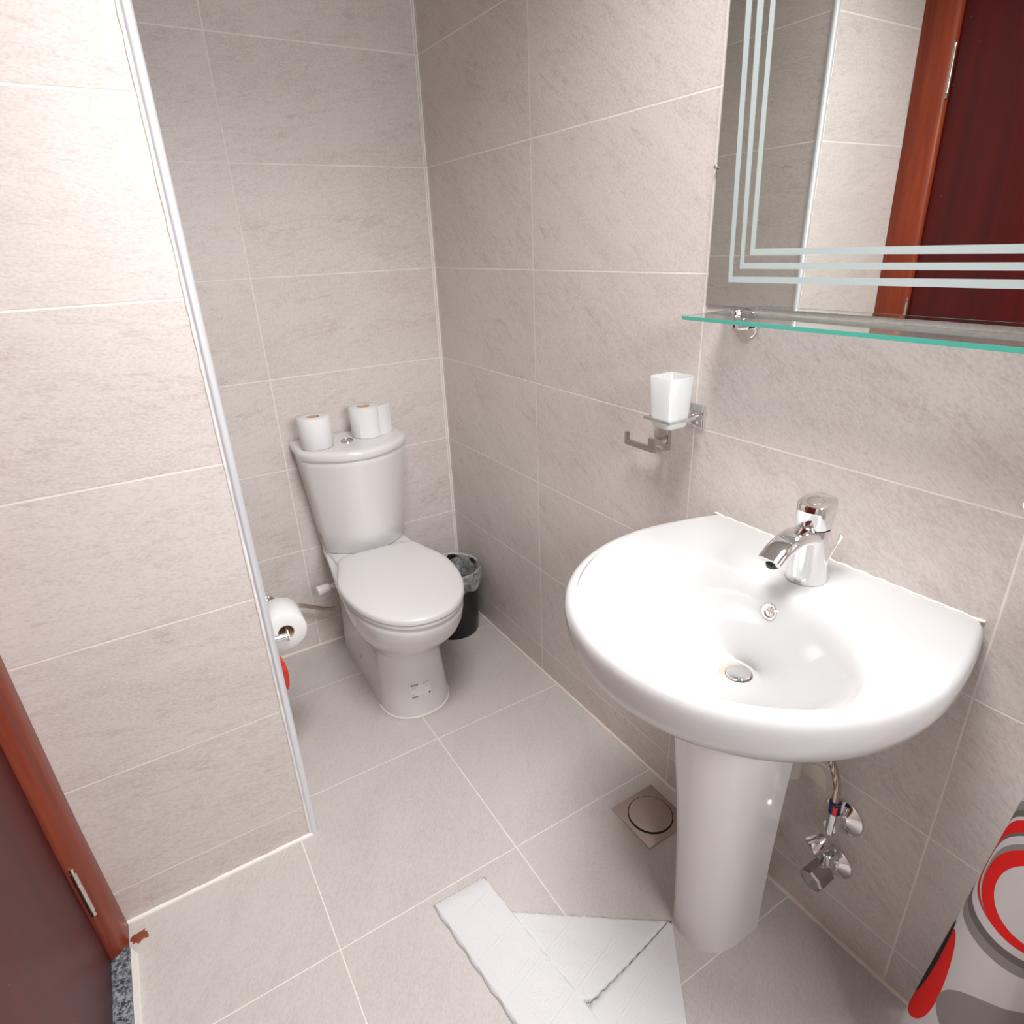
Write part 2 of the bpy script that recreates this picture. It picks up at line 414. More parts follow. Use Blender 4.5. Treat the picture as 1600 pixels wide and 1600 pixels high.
# corner profile on the pier
bm = bmesh.new()
prof = [(PX - .0165, PY - .001), (PX - .0165, PY - .0035), (PX - .0145, PY - .0025), (PX - .013, PY - .006), (PX - .008, PY - .0072), (PX - .002, PY - .006), (PX + .0025, PY - .0015), (PX + .003, PY + .004), (PX, PY + .009), (PX - .004, PY + .002)]
loft(bm, [[(x, y, .002) for x, y in prof], [(x, y, ZC) for x, y in prof]])
M['trim_metal'] = new_mat('trim_metal', (.80, .82, .86), .30, .35)
struct(link('trim_7', bm, M['trim_metal'], angle=60), 'shiny corner strip on the pier edge', 'corner strip')
bm = bmesh.new()
rr = random.Random(5); k = 120
pts = [Vector((PX - .0175, PY - .001, ZC * i / k)) for i in range(k + 1)]
rad = [.0026 * (1 + rr.uniform(-.3, .5)) for _ in range(k + 1)]
tube(bm, pts, lambda t: rad[min(k, int(round(t * k)))], seg=8)
struct(link('trim_8', bm, M['sealant_white']), 'white grout smear beside the pier corner strip', 'grout')

bm = bmesh.new()
for a in ((-.91, -.88, 1.23, 2.01), (-.16, -.13, 1.23, 2.01), (-.91, -.13, 1.23, 1.26), (-.91, -.13, 1.98, 2.01)): box(bm, a[0], a[1], YR + .0, YR + .03, a[2], a[3])
struct(link('fill_light_frame', bm, M['paint_white'], smooth=False))  # made-up, unseen frame around the added rear fill light
# ceiling lamps (where the light comes from)
for nm, (lx, ly), lab in (('ceiling_lamp', (-.66, -1.56), 'round white ceiling lamp above the middle of the room'),):
    L = empty(nm, lab, 'lamp', (lx, ly, ZC))
    bm = bmesh.new(); R_ = .31 if ly > -2 else .18; lathe(bm, [(R_, -.022), (R_ + .012, -.018), (R_ + .018, 0), (.0005, 0)], (lx, ly, ZC), (0, 0, 1), 48, caps=False)
    link('lamp_ring', bm, M['paint_white'], L)

# ------------------------------------------------------------------ washbasin
SY = -1.526
sink = empty('washbasin', 'white ceramic washbasin on a pedestal under the mirror', 'washbasin', (-.15, SY, 0))
def outer(t, shrink=0.0, z=0, xlim=0.0):
    """point of the rim outline seen from centre (-.25, SY), at angle t (0 = +x, towards the wall)"""
    cx = -.25; dx, dy = math.cos(t), math.sin(t)
    def inside(x, y):
        y = abs(y)
        if x > xlim - shrink * (0 if xlim == 0 else 0): return False
        if x > -.19: hw = .295 - .041 * ((x + .19) / .19) ** 1.7
        else:
            q = 1 - (abs(x + .19) / .317) ** 2.08
            if q <= 0: return False
            hw = .295 * q ** (1 / 2.08)
        return y < hw
    lo, hi = 0, .6
    for _ in range(40):
        mid = (lo + hi) / 2
        if inside(cx + dx * mid, dy * mid): lo = mid
        else: hi = mid
    x, y = cx + dx * lo, dy * lo
    # shrink toward the centre but keep the back flush to the wall
    f = max(0, (lo - shrink) / lo)
    xs, ys = cx + dx * lo * f, dy * lo * f
    if x > -.0005: xs = x
    else:
        k = min(1, max(0, (x + .10) / .10)); xs = xs * (1 - k) + x * k
    return xs, SY + ys
NT = 144
def tt(i): return 2 * PI * i / NT
def ell(i, ax, ay, cx, pw=2.15):
    t = tt(i); c, s = math.cos(t), math.sin(t)
    r = (abs(c) ** pw + abs(s) ** pw) ** (-1 / pw)
    return cx + ax * c * r, SY + ay * s * r
DRX = -.219; DRY = SY - .009
rings = []
# underside from the pedestal up to the rim
for z, sh in [(.585, .205), (.605, .19), (.64, .155), (.68, .105), (.71, .062), (.733, .030), (.752, .012), (.775, .003), (.80, 0), (.812, 0), (.820, .002), (.8255, .006), (.828, .012), (.8285, .020)]:
    rings.append([(*outer(tt(i), sh), z) for i in range(NT)])
E0 = [ell(i, .156, .250, -.312, 2.25) for i in range(NT)]
last = rings[-1]
for f, z in [(.35, .8282), (.7, .8275), (.9, .8265)]:
    rings.append([(last[i][0] * (1 - f) + E0[i][0] * f, last[i][1] * (1 - f) + E0[i][1] * f, z) for i in range(NT)])
for s, z, cx in [(.985, .8252, -.312), (.955, .8215, -.311), (.915, .813, -.310), (.865, .799, -.308), (.81, .781, -.304), (.74, .760, -.299), (.65, .738, -.290), (.54, .717, -.276), (.42, .699, -.257), (.30, .686, -.238), (.21, .680, DRX - .003), (.17, .678, DRX - .001)]:
    k = (1 - s) / .81
    rings.append([(*ell(i, .156 * s * (1 - .0 * k), .250 * s * (1 - .22 * k), cx, 2.25 - .25 * k), z) for i in range(NT)])
rings.append([(DRX + .030 * math.cos(tt(i)), DRY + .030 * math.sin(tt(i)), .6755) for i in range(NT)])
rings.append([(DRX + .022 * math.cos(tt(i)), DRY + .022 * math.sin(tt(i)), .668) for i in range(NT)])
bm = bmesh.new(); loft(bm, rings)
basin = link('basin', bm, M['porcelain_basin'], sink, angle=60)
basin_bvh = None
dg = bpy.context.evaluated_depsgraph_get()
def bvh_of(o):
    me = o.data; mw = Matrix()
    return BVHTree.FromPolygons([v.co.copy() for v in me.vertices], [tuple(p.vertices) for p in me.polygons])
basin_bvh = bvh_of(basin)
# pedestal: D-shaped column, open to the wall, flaring upwards
bm = bmesh.new(); rings = []
def ped_ring(z, hw, xf, xb, n=48):
    out = []
    for i in range(n + 1):
        t = PI / 2 + PI * i / n
        c, s = math.cos(t), math.sin(t)
        r = (abs(c) ** 2.3 + abs(s) ** 2.3) ** (-1 / 2.3)
        xc = xf + hw * 1.25
        out.append((xc + hw * 1.25 * c * r, PSY + hw * s * r, z))
    y0 = out[0][1]; y1 = out[-1][1]
    xm = xf + hw * 1.25
    k = 8
    lead = [(xb + (xm - xb) * j / k, y0 - (y0 - SY) * .0, z) for j in range(k)]
    tail = [(xm + (xb - xm) * j / k, y1, z) for j in range(1, k + 1)]
    return lead + out + tail
PED = [(0.0, .072, -.264), (.02, .0715, -.263), (.10, .072, -.266), (.25, .075, -.274), (.40, .080, -.287), (.55, .087, -.304), (.62, .092, -.315), (.665, .095, -.322)]
PSY = SY + .010
loft(bm, [ped_ring(z, hw, xf, -.118) for z, hw, xf in PED])
link('pedestal', bm, M['porcelain'], sink, angle=50)
# overflow ring and pop-up waste
def surf_hit(bvh, o, d):
    r = bvh.ray_cast(Vector(o), Vector(d).normalized()); return r[0], r[1]
hit, nor = surf_hit(basin_bvh, (-.40, SY - .021, .792), (1, 0, 0))
bm = bmesh.new(); nn = Vector((-nor.x, nor.y, nor.z)) if nor.x > 0 else nor
lathe(bm, [(.0085, -.002), (.0085, .0015), (.0105, .003), (.013, .0028), (.0145, .001), (.0145, -.002)], hit, nn, 32, caps=False)
ring = link('overflow_ring', bm, M['chrome'], sink)
bm = bmesh.new(); lathe(bm, [(.0086, .0004), (.004, .0005), (.001, .0005)], hit, nn, 24)
box(bm, -.0007, .0007, -.008, .008, -.0005, .0018, Matrix.Translation(hit) @ nn.to_track_quat('Z', 'Y').to_matrix().to_4x4())
box(bm, -.008, .008, -.0007, .0007, -.0005, .0018, Matrix.Translation(hit) @ nn.to_track_quat('Z', 'Y').to_matrix().to_4x4())
link('overflow_grille', bm, M['brushed'], ring)
bm = bmesh.new(); lathe(bm, [(.0205, -.006), (.0225, .0006), (.031, .0012), (.0335, .0004)], (DRX, DRY, .6765), (0, 0, 1), 48, caps=False)
M['drain_ring'] = new_mat('stained_drain_ring', (.70, .58, .48), .25, .35)
wr = link('waste_ring', bm, M['drain_ring'], sink)
bm = bmesh.new(); lathe(bm, [(.012, -.008), (.012, -.002), (.0195, .003), (.0205, .0055), (.019, .0075), (.012, .0085), (.0005, .009)], (DRX - .001, DRY, .6745), (-.09, .03, 1), 48)
link('waste_plug', bm, M['chrome'], wr)
# sealant along the wall
bm = bmesh.new(); tube(bm, [(-.001, SY + .252 - .504 * i / 60, .8287 + .0008 * math.sin(i * 1.7)) for i in range(61)], lambda t: .0022 + .0007 * math.sin(t * 91), seg=8)
link('sealant_line', bm, M['sealant_white'], sink)
# trap pipe beneath
bm = bmesh.new(); cyl(bm, (-.112, -1.560, .50), (-.02, -1.560, .50), .020); cyl(bm, (-.07, -1.57, .40), (-.07, -1.57, .62), .02)
link('waste_pipe', bm, M['pipe_grey'], sink)

# ------------------------------------------------------------------ basin mixer tap
FX, FY, FZ = -.0885, -1.546, .8285
tap = empty('basin_tap', 'chrome single-lever mixer tap on the back ledge of the washbasin', 'tap', (FX, FY, FZ))
bm = bmesh.new(); rings = []
for z, r, sx in [(0, .0325, 1), (.003, .0322, 1), (.02, .0305, 1), (.045, .0280, 1), (.07, .0265, 1), (.088, .0262, 1), (.094, .0258, 1)]:
    rings.append([(FX + r * math.cos(2 * PI * i / 40), FY + r * math.sin(2 * PI * i / 40), FZ + z) for i in range(40)])
loft(bm, rings); link('tap_body', bm, M['chrome'], tap, angle=50)
# spout: curved tapering bar toward -x, flat underside
bm = bmesh.new(); P = bez([(FX + .004, FY, FZ + .070), (FX - .025, FY, FZ + .083), (FX - .055, FY, FZ + .085), (FX - .083, FY, FZ + .076), (FX - .106, FY, FZ + .061)], 8)
rings = []
for i, p in enumerate(P):
    d = (P[min(i + 1, len(P) - 1)] - P[max(i - 1, 0)]).normalized(); side = Vector((0, 1, 0)); up = side.cross(d).normalized()
    if up.z < 0: up = -up
    t = i / (len(P) - 1); hw = .0235 - .0025 * t; hh = .0165 - .0075 * t
    r = []
    for k in range(28):
        a = 2 * PI * k / 28; c, s = math.cos(a), math.sin(a); q = (abs(c) ** 2.8 + abs(s) ** 2.8) ** (-1 / 2.8)
        r.append(p + side * (hw * c * q) + up * (hh * s * q * (1 if s > 0 else .75)))
    rings.append(r)
loft(bm, rings); sp = link('spout', bm, M['chrome'], tap, angle=50)
bm = bmesh.new(); tip = P[-1]; cyl(bm, (tip.x + .012, FY, tip.z - .0085), (tip.x + .010, FY, tip.z - .002), .0115, seg=24)
link('aerator', bm, M['dark_grey'], sp)
# lever head: squarish cap with sloped top and round recessed plate
bm = bmesh.new(); rings = []
for z, r, pw, tilt in [(.0955, .0248, 2.0, 0), (.099, .0262, 2.2, 0), (.112, .0264, 2.6, 0), (.126, .0264, 3.0, .03), (.137, .0262, 3.2, .10), (.1405, .0250, 3.2, .14), (.142, .022, 3.0, .16), (.1425, .0001, 2, .16)]:
    rr_ = []
    for i in range(48):
        a = 2 * PI * i / 48; c, s = math.cos(a), math.sin(a); q = (abs(c) ** pw + abs(s) ** pw) ** (-1 / pw)
        x, y = r * c * q * (1.12 if c < 0 else 1.02), r * s * q
        rr_.append((FX + x, FY + y, FZ + z + x * tilt))
    rings.append(rr_)
loft(bm, rings); lv = link('lever', bm, M['chrome'], tap, angle=35)
bm = bmesh.new(); lathe(bm, [(.0025, 0), (.0028, .0006), (.001, .0012)], (FX - .0262, FY, FZ + .101), (-1, 0, .1), 16); link('temperature_mark', bm, M['red_plastic'], lv)
bm = bmesh.new(); lathe(bm, [(.0128, 0), (.0132, .0008), (.0120, .0012), (.0118, .0006)], (FX - .008, FY, FZ + .1405), (-.16, 0, 1), 32, caps=False)
link('lever_ring', bm, M['brushed'], lv)
bm = bmesh.new(); cyl(bm, (-.050, -1.548, FZ - .001), (-.046, -1.568, FZ + .064), .0017, seg=10); cyl(bm, (-.0465, -1.566, FZ + .060), (-.0456, -1.5705, FZ + .076), .0042, .0048, seg=16, bevel=.001)
link('waste_pull_rod', bm, M['chrome'], tap)

# ------------------------------------------------------------------ mirror
MY0, MY1, MZ0, MZ1 = -1.2075, -1.855, 1.243, 2.03
mir = empty('wall_mirror', 'large wall mirror with three frosted border lines above the basin', 'mirror', (0, (MY0 + MY1) / 2, MZ0))
bm = bmesh.new(); box(bm, -.0058, -.0008, MY1, MY0, MZ0, MZ1)
mp = link('mirror_glass', bm, [M['mirror'], M['glass_edge']], mir, smooth=False)
for p in mp.data.polygons:
    if abs(p.normal.x) < .5: p.material_index = 1
xm = -.0064
bm = bmesh.new()
S0 = [(-1.256, -1.2636), (-1.279, -1.286), (-1.2978, -1.3064)]; S1 = [(-1.2407, -1.2508), (-1.262, -1.273), (-1.2863, -1.2946)]
H0 = [(1.2843, 1.2944), (1.3075, 1.3171), (1.3306, 1.3400)]; H1 = [(1.2879, 1.2991), (1.3095, 1.3191), (1.3293, 1.3403)]
def slab4(bm, pts, x0=-.0060, x1=-.0066):
    loft(bm, [[(x0, y, z) for y, z in pts], [(x1, y, z) for y, z in pts]])
for k in range(3):
    g = [(S1[k][j] - S0[k][j]) / .41 for j in (0, 1)]
    zt = 1.99 - .023 * k
    ya = [S0[k][j] + g[j] * (zt - 1.29) for j in (0, 1)]
    e = [(H1[k][j] - H0[k][j]) / .44 for j in (0, 1)]; yr = -1.80 + .023 * k
    slab4(bm, [(S0[k][0], H0[k][0]), (S0[k][1], H0[k][1]), (ya[1], zt), (ya[0], zt)])
    slab4(bm, [(S0[k][0], H0[k][0]), (yr, H0[k][0] + e[0] * .54), (yr, H0[k][1] + e[1] * .54), (S0[k][1], H0[k][1])])
    slab4(bm, [(yr, H0[k][0]), (yr + .009, H0[k][1]), (yr + .009, zt), (yr, zt)])
link('frosted_lines', bm, M['frost_stripe'], mir, smooth=False)
bm = bmesh.new(); cyl(bm, (-.0005, MY0 + .001, 1.475), (-.010, MY0 + .001, 1.475), .004, seg=16, bevel=.001); link('mirror_clip', bm, M['chrome'], mir)

# ------------------------------------------------------------------ glass shelf
shelf = empty('glass_shelf', 'clear glass shelf with green edge under the mirror', 'shelf', (0, SY, 1.235))
SD, SZ = .115, 1.2345
bm = bmesh.new(); box(bm, -SD, -.004, -1.812, -1.2535, SZ - .006, SZ)
gp = link('glass_plate', bm, [M['shelf_glass'], M['shelf_edge']], shelf, smooth=False)
bm = bmesh.new(); box(bm, -SD - .0015, -SD, -1.812, -1.2535, SZ - .0062, SZ + .0001); box(bm, -SD, -.004, -1.2535, -1.2525, SZ - .006, SZ)
link('polished_edge', bm, M['shelf_edge'], shelf, smooth=False)
for yb in (-1.302, -1.765):
    bm = bmesh.new()
    lathe(bm, [(.0265, 0), (.0265, .0025), (.0255, .0035), (.010, .0045), (.009, .022), (.0095, .030), (.0005, .031)], (-.0005, yb, SZ - .022), (-1, 0, 0), 40)
    b_ = link('shelf_bracket', bm, M['chrome'], shelf)
    bm = bmesh.new()
    lathe(bm, [(.0085, -.0002), (.0085, .003), (.006, .006), (.0005, .0075)], (-.030, yb, SZ), (0, 0, 1), 32)
    cyl(bm, (-.030, yb, SZ - .0062), (-.030, yb, SZ - .024), .0085, seg=24)
    link('shelf_clamp', bm, M['chrome'], b_)

# ------------------------------------------------------------------ tumbler, holder and hook
hold = empty('tumbler_holder', 'chrome wall holder ring with square base plate left of the mirror', 'holder', (0, -1.205, 1.03))
bm = bmesh.new(); box(bm, -.010, -.0005, -1.2285, -1.1835, 1.005, 1.050, bevel=.0015)
link('wall_plate', bm, M['chrome'], hold)
bm = bmesh.new(); zt = 1.028
# arm and square ring
TXc, TYc, HWo = -.066, -1.190, .0365
box(bm, TXc + HWo - .001, -.008, -1.2120, -1.2000, zt - .004, zt + .0035, bevel=.001)
def sqr(h, z): return [(TXc + a * h, TYc + b * h, z) for a, b in ((-1, -1), (1, -1), (1, 1), (-1, 1))]
loft(bm, [sqr(HWo, zt - .003), sqr(HWo, zt + .003), sqr(HWo - .0055, zt + .003), sqr(HWo - .0055, zt - .003), sqr(HWo, zt - .003)], False, False)
link('holder_ring', bm, M['chrome'], hold)
bm = bmesh.new()
def sq(h, z, pw=9, n=48):
    out = []
    for i in range(n):
        a = 2 * PI * (i + .5) / n; c, s = math.cos(a), math.sin(a); q = (abs(c) ** pw + abs(s) ** pw) ** (-1 / pw); out.append((TXc + h * c * q, TYc + h * s * q, z))
    return out
loft(bm, [sq(.020, 1.0095), sq(.0245, 1.010), (sq(.026, 1.013)), sq(.0280, 1.030), sq(.0325, 1.110), sq(.0320, 1.112), sq(.0310, 1.1115), sq(.0262, 1.034), sq(.0230, 1.020), sq(.018, 1.0185)])
tag(link('tumbler', bm, M['frosted'], angle=35), 'frosted glass tumbler sitting in the chrome holder ring beside the mirror', 'tumbler')
hook = empty('robe_hook', 'chrome square-plate hook on the tiled wall below the tumbler', 'hook', (0, -1.112, .955))
bm = bmesh.new(); box(bm, -.010, -.0005, -1.1360, -1.0910, .9320, .9770, bevel=.0015); link('wall_plate', bm, M['brushed'], hook)
bm = bmesh.new(); box(bm, -.0385, -.009, -1.128, -1.1165, .9465, .9585, bevel=.001)
HP = [(-1.130, .932), (-1.036, .932), (-1.036, .961), (-1.0445, .961), (-1.0445, .9445), (-1.112, .9445), (-1.112, .963), (-1.130, .963)]
loft(bm, [[(-.039, y, z) for y, z in HP], [(-.0465, y, z) for y, z in HP]])
link('hook_arm', bm, M['brushed'], hook)
# soap dish at the right, only its frosted edge shows
dish = empty('soap_dish', 'frosted glass soap dish edge at the far right above the basin', 'soap dish', (0, -1.853, 1.045))
bm = bmesh.new(); box(bm, -.010, -.0005, -1.876, -1.831, 1.020, 1.065, bevel=.0015); box(bm, -.03, -.008, -1.859, -1.848, 1.039, 1.046); link('wall_plate', bm, M['chrome'], dish)
bm = bmesh.new(); lathe(bm, [(.030, 0), (.050, .012), (.053, .02), (.051, .02), (.030, .004)], (-.070, -1.855, 1.027), (0, 0, 1), 40); link('glass_dish', bm, M['frosted'], dish)

# ------------------------------------------------------------------ toilet
TX = -.402
toi = empty('toilet', 'white close-coupled toilet with closed lid in the corner', 'toilet', (TX, 0, 0))
ROT = Matrix.Translation((TX, -.010, 0)) @ Matrix.Rotation(math.radians(-2.6), 4, 'Z')
def T(p): return ROT @ Vector(p)
def egg(yf, ym, hwm, hwb, yb, z, n=96, pf=2.2, cr=.03):
    """plan outline: rounded front half about ym, sides narrowing to hwb at yb"""
    out = []
    k = n // 2
    for i in range(k + 1):
        t = PI * i / k; c, s = math.cos(t), math.sin(t); q = (abs(c) ** pf + abs(s) ** pf) ** (-1 / pf)
        out.append((hwm * c * q, ym - (ym - yf) * s * q, z))
    # left side going back, rounded corner, back, right side
    m_ = n // 4 - 1
    side = []
    for j in range(1, m_ + 1):
        f = j / m_; y = ym + (yb - ym) * (1 - (1 - f) ** 1.0)
        g = (f * f * (3 - 2 * f)); hw = hwm * (1 - g) + hwb * g
        # corner rounding
        d = (yb - y); 
        if d < cr: hw -= cr - math.sqrt(max(0, cr * cr - (cr - d) ** 2))
        side.append((hw, y))
    out += [(-h, y, z) for h, y in side]
    out += [(h, y, z) for h, y in reversed(side)]
    return out
def tr(r): return [T(p) for p in r]
BODY = [ # z, front, mid, hw mid, hw back
 (.0, -.570, -.45, .112, .118), (.008, -.570, -.45, .112, .118), (.05, -.565, -.46, .108, .116), (.12, -.558, -.45, .103, .112), (.18, -.556, -.44, .101, .111), (.215, -.563, -.44, .106, .112),
 (.245, -.590, -.44, .118, .115), (.27, -.618, -.44, .133, .119), (.295, -.650, -.44, .148, .123), (.325, -.680, -.44, .160, .128), (.36, -.702, -.44, .167, .133), (.39, -.711, -.44, .170, .138), (.403, -.712, -.44, .170, .140), (.410, -.708, -.44, .166, .138)]
bm = bmesh.new(); loft(bm, [tr(egg(f, m_, a, b, -.012, z)) for z, f, m_, a, b in BODY])
bowl = link('bowl', bm, M['porcelain'], toi, angle=60)
bowl_bvh = bvh_of(bowl)
# platform behind the seat
bm = bmesh.new(); loft(bm, [tr(egg(-.27, -.16, .132, .138, -.012, z, pf=4)) for z in (.408, .418)] + [tr(egg(-.266, -.16, .129, .135, -.015, .4225, pf=4))]); link('bowl_shelf', bm, M['porcelain'], toi, angle=50)
# seat and lid
def seatring(z, g, sc=1.0):
    r = egg(-.718 + g, -.43, .176 - g, .132 - g, -.222 - g, z, cr=.045, pf=2.15)
    return tr([(x * sc, -.46 + (y + .46) * sc, z_) for x, y, z_ in r])
bm = bmesh.new(); loft(bm, [seatring(.4125, .004), seatring(.415, .001), seatring(.424, .001), seatring(.426, .004)]); link('seat', bm, M['seat_plastic'], toi, angle=60)
bm = bmesh.new(); loft(bm, [seatring(.4285, .003), seatring(.431, -.002), seatring(.441, -.002), seatring(.4455, .001), seatring(.448, .006), seatring(.450, .006, .94), seatring(.4515, .006, .8), seatring(.4520, .006, .5), seatring(.4522, .006, .05)]); link('seat_lid', bm, M['seat_plastic'], toi, angle=60)
# cistern
def cis(hw, d, z, ds=.60, r=.014, y0=-.004):
    """box with a bowed front: sides run back-to-front for ds*d, small corners, then a shallow arc"""
    ys = y0 - d * ds; out = []
    for i in range(10): out.append((hw, y0 + (ys + r - y0) * i / 10, z))
    sl = 2 * (d - d * ds) / hw * (1 - r / hw); a1 = PI / 2 - math.atan(sl) * .8
    x1 = hw - r * .95; yf = ys - (d - d * ds) * (1 - (x1 / hw) ** 2)
    for i in range(7):
        t = i / 6; p0, p1, p2 = Vector((hw, ys + r)), Vector((hw, ys - .001)), Vector((x1, yf))
        q = p0 * (1 - t) ** 2 + p1 * 2 * t * (1 - t) + p2 * t * t; out.append((q.x, q.y, z))
    for i in range(1, 40):
        x = x1 - 2 * x1 * i / 40; out.append((x, ys - (d - d * ds) * (1 - (x / hw) ** 2), z))
    L = out[:17]
    out += [(-x, y, z) for x, y, z in reversed(L)]
    return tr(out)
bm = bmesh.new(); loft(bm, [cis(.136, .190, .4235), cis(.139, .194, .427), cis(.1435, .201, .50), (cis(.151, .211, .58)), cis(.160, .222, .66), cis(.169, .233, .74), cis(.171, .236, .757), cis(.1685, .234, .760)])
link('cistern', bm, M['porcelain'], toi, angle=50)
bm = bmesh.new(); loft(bm, [cis(.172, .237, .7613, r=.03), cis(.1755, .240, .7630, r=.034), cis(.1785, .243, .770, r=.034), cis(.1795, .244, .782, r=.034), cis(.178, .242, .789, r=.034), cis(.173, .237, .793, r=.034), cis(.16, .222, .7945, r=.03), cis(.12, .17, .7948, r=.03)])
link('cistern_lid', bm, M['porcelain'], toi, angle=60)
LZ = .7948
bm = bmesh.new(); p = T((-.016, -.118, 0)); lathe(bm, [(.0205, -.001), (.0205, .0035), (.019, .005), (.016, .005), (.0155, .0035), (.014, .0050), (.0005, .0062)], (p.x, p.y, LZ), (0, 0, 1), 40)
fb = link('flush_button', bm, M['brushed'], toi)
# bolt caps on the foot
for sx in (-1, 1):
    hit, nor = surf_hit(bowl_bvh, T((sx * .3, -.26, .075)), ROT.to_3x3() @ Vector((-sx, 0, 0)))
    bm = bmesh.new(); nv = nor if nor.x * sx > 0 else -nor
    lathe(bm, [(.0085, -.002), (.0085, .001), (.007, .003), (.003, .0035), (.003, .001)], hit, nv, 24); link('fixing_cap', bm, M['brushed'], toi)
# bidet knob on the left side
hit, nor = surf_hit(bowl_bvh, T((-.3, -.10, .283)), (1, 0, 0))
KX, KY, KZ = hit.x, -.10, .283
bm = bmesh.new()
cyl(bm, (KX + .004, KY, KZ), (KX - .018, KY - .002, KZ), .009, seg=12); cyl(bm, (KX - .016, KY - .002, KZ), (KX - .030, KY - .003, KZ), .0055)
kn = link('bidet_valve', bm, M['chrome'], toi, angle=30)
bm = bmesh.new(); lathe(bm, [(.0135, 0), (.0145, .004), (.0185, .038), (.0170, .044), (.008, .0465)], (KX - .026, KY - .003, KZ), (-1, -.12, -.06), 28); link('bidet_knob', bm, M['white_plastic'], kn)
# sealant round the foot and rusty stains
bm = bmesh.new(); P = [Vector(q) for q in tr(egg(-.572, -.45, .114, .120, -.012, .002))]; P = P[:49]; tube(bm, P, .0028, seg=8); link('foot_sealant', bm, M['sealant_white'], toi)
# product sticker wrapped on the foot
def wrap(bm, bvh, c, hw, hh, off, nx=12, nz=8, skew=0.0, rot=ROT):
    R = []
    for j in range(nz + 1):
        row = []
        for i in range(nx + 1):
            x = c[0] - hw + 2 * hw * i / nx; z = c[1] - hh + 2 * hh * j / nz + skew * (x - c[0])
            o_ = rot @ Vector((x, -1.2, z)); h_, n_ = surf_hit(bvh, o_, (0, 1, 0))
            if n_.y > 0: n_ = -n_
            row.append(bm.verts.new(h_ + n_ * off))
        R.append(row)
    for j in range(nz):
        for i in range(nx): bm.faces.new((R[j][i], R[j][i + 1], R[j + 1][i + 1], R[j + 1][i]))
SCx, SCz = .022, .093
bm = bmesh.new(); wrap(bm, bowl_bvh, (SCx, SCz), .033, .0255, .0004)
st = link('sticker', bm, M['paper_white'], toi)
rr = random.Random(3)
def bars(x0, x1, z, hh):
    bm = bmesh.new(); x = x0
    wrap(bm, bowl_bvh, ((x0 + x1) / 2, z + hh), (x1 - x0) / 2, .0003, .0008, 8, 1)
    while x < x1:
        wd = rr.choice([.0005, .0005, .001, .0014]); wrap(bm, bowl_bvh, (x, z), wd / 2, hh, .0008, 1, 1); x += wd + rr.choice([.0006, .001])
    bmesh.ops.remove_doubles(bm, verts=bm.verts[:], dist=.0001)
    link('barcode', bm, M['ink'], st, smooth=False)
bars(SCx - .029, SCx - .006, SCz + .021, .0032); bars(SCx - .029, SCx - .012, SCz - .0205, .0030)
for (x, z, hw) in [(-.019, .0125, .0105), (-.022, .0095, .0075), (-.027, .004, .003), (-.024, -.008, .006), (-.024, -.012, .0045), (.021, .010, .006), (.023, .006, .003), (.004, -.0195, .014)]:
    bm = bmesh.new(); wrap(bm, bowl_bvh, (SCx + x, SCz + z), hw, .0004, .0008, 4, 1); link('print_line', bm, M['grey_ink'], st, smooth=False)
bm = bmesh.new(); wrap(bm, bowl_bvh, (SCx + .027, SCz - .018), .003, .0032, .0008, 2, 2); link('print_square', bm, M['ink'], st, smooth=False)
# script mark at the sticker's upper right
cu = bpy.data.curves.new('mark', 'FONT'); cu.body = 'VitrA'; cu.size = .013; cu.align_x = 'CENTER'
to = bpy.data.objects.new('mark_tmp', cu); COL.objects.link(to); bpy.context.view_layer.update()
me = bpy.data.meshes.new_from_object(to.evaluated_get(bpy.context.evaluated_depsgraph_get())); bpy.data.objects.remove(to)
bm = bmesh.new(); bm.from_mesh(me)
bmesh.ops.triangulate(bm, faces=bm.faces[:])
for v in bm.verts:
    x = SCx + .018 + v.co.x * .78; z = SCz + .0185 + v.co.y * .6 + .12 * v.co.x
    h_, n_ = surf_hit(bowl_bvh, ROT @ Vector((x, -1.2, z)), (0, 1, 0)); v.co = h_ + (n_ if n_.y < 0 else -n_) * .0008
link('sticker_mark', bm, M['ink'], st, smooth=False)

# ------------------------------------------------------------------ toilet rolls
def roll(bm, c, axis, R, L, rin=.0205, wob=0.0):
    a, b, d = frame_from(axis); c = Vector(c); seg = 56; prof = [(rin, 0), (R - .003, 0), (R, .003), (R, L - .003), (R - .003, L), (rin, L)]
    rings = []
    for r, h in prof:
        rings.append([c + d * h + (a * math.cos(2 * PI * i / seg) + b * math.sin(2 * PI * i / seg)) * (r * (1 + (wob * math.sin(2 * PI * i / seg * 3 + 1) if r > rin else 0))) for i in range(seg)])
    loft(bm, rings + [rings[0]], False, False)
def make_roll(name, label, base, axis, R, L, wob=.0):
    e = empty(name, label, 'toilet roll', base, 'white toilet rolls')
    bm = bmesh.new(); roll(bm, base, axis, R, L, wob=wob); pr_ = link('paper', bm, M['paper'], e, angle=50)
    bm = bmesh.new(); d = Vector(axis).normalized(); lathe(bm, [(.0204, .001), (.0204, L - .001), (.0192, L - .001), (.0192, .001), (.0204, .001)], base, axis, 40, caps=False); link('cardboard_tube', bm, M['cardboard'], e)
    return e
make_roll('toilet_roll', 'toilet roll standing at the left end of the cistern lid', (-.519, -.126, LZ + .0003), (0, 0, 1), .0500, .098)
r2 = make_roll('toilet_roll', 'toilet roll with loose end standing at the right of the flush button', (-.345, -.098, LZ + .0003), (0, 0, 1), .0495, .098)
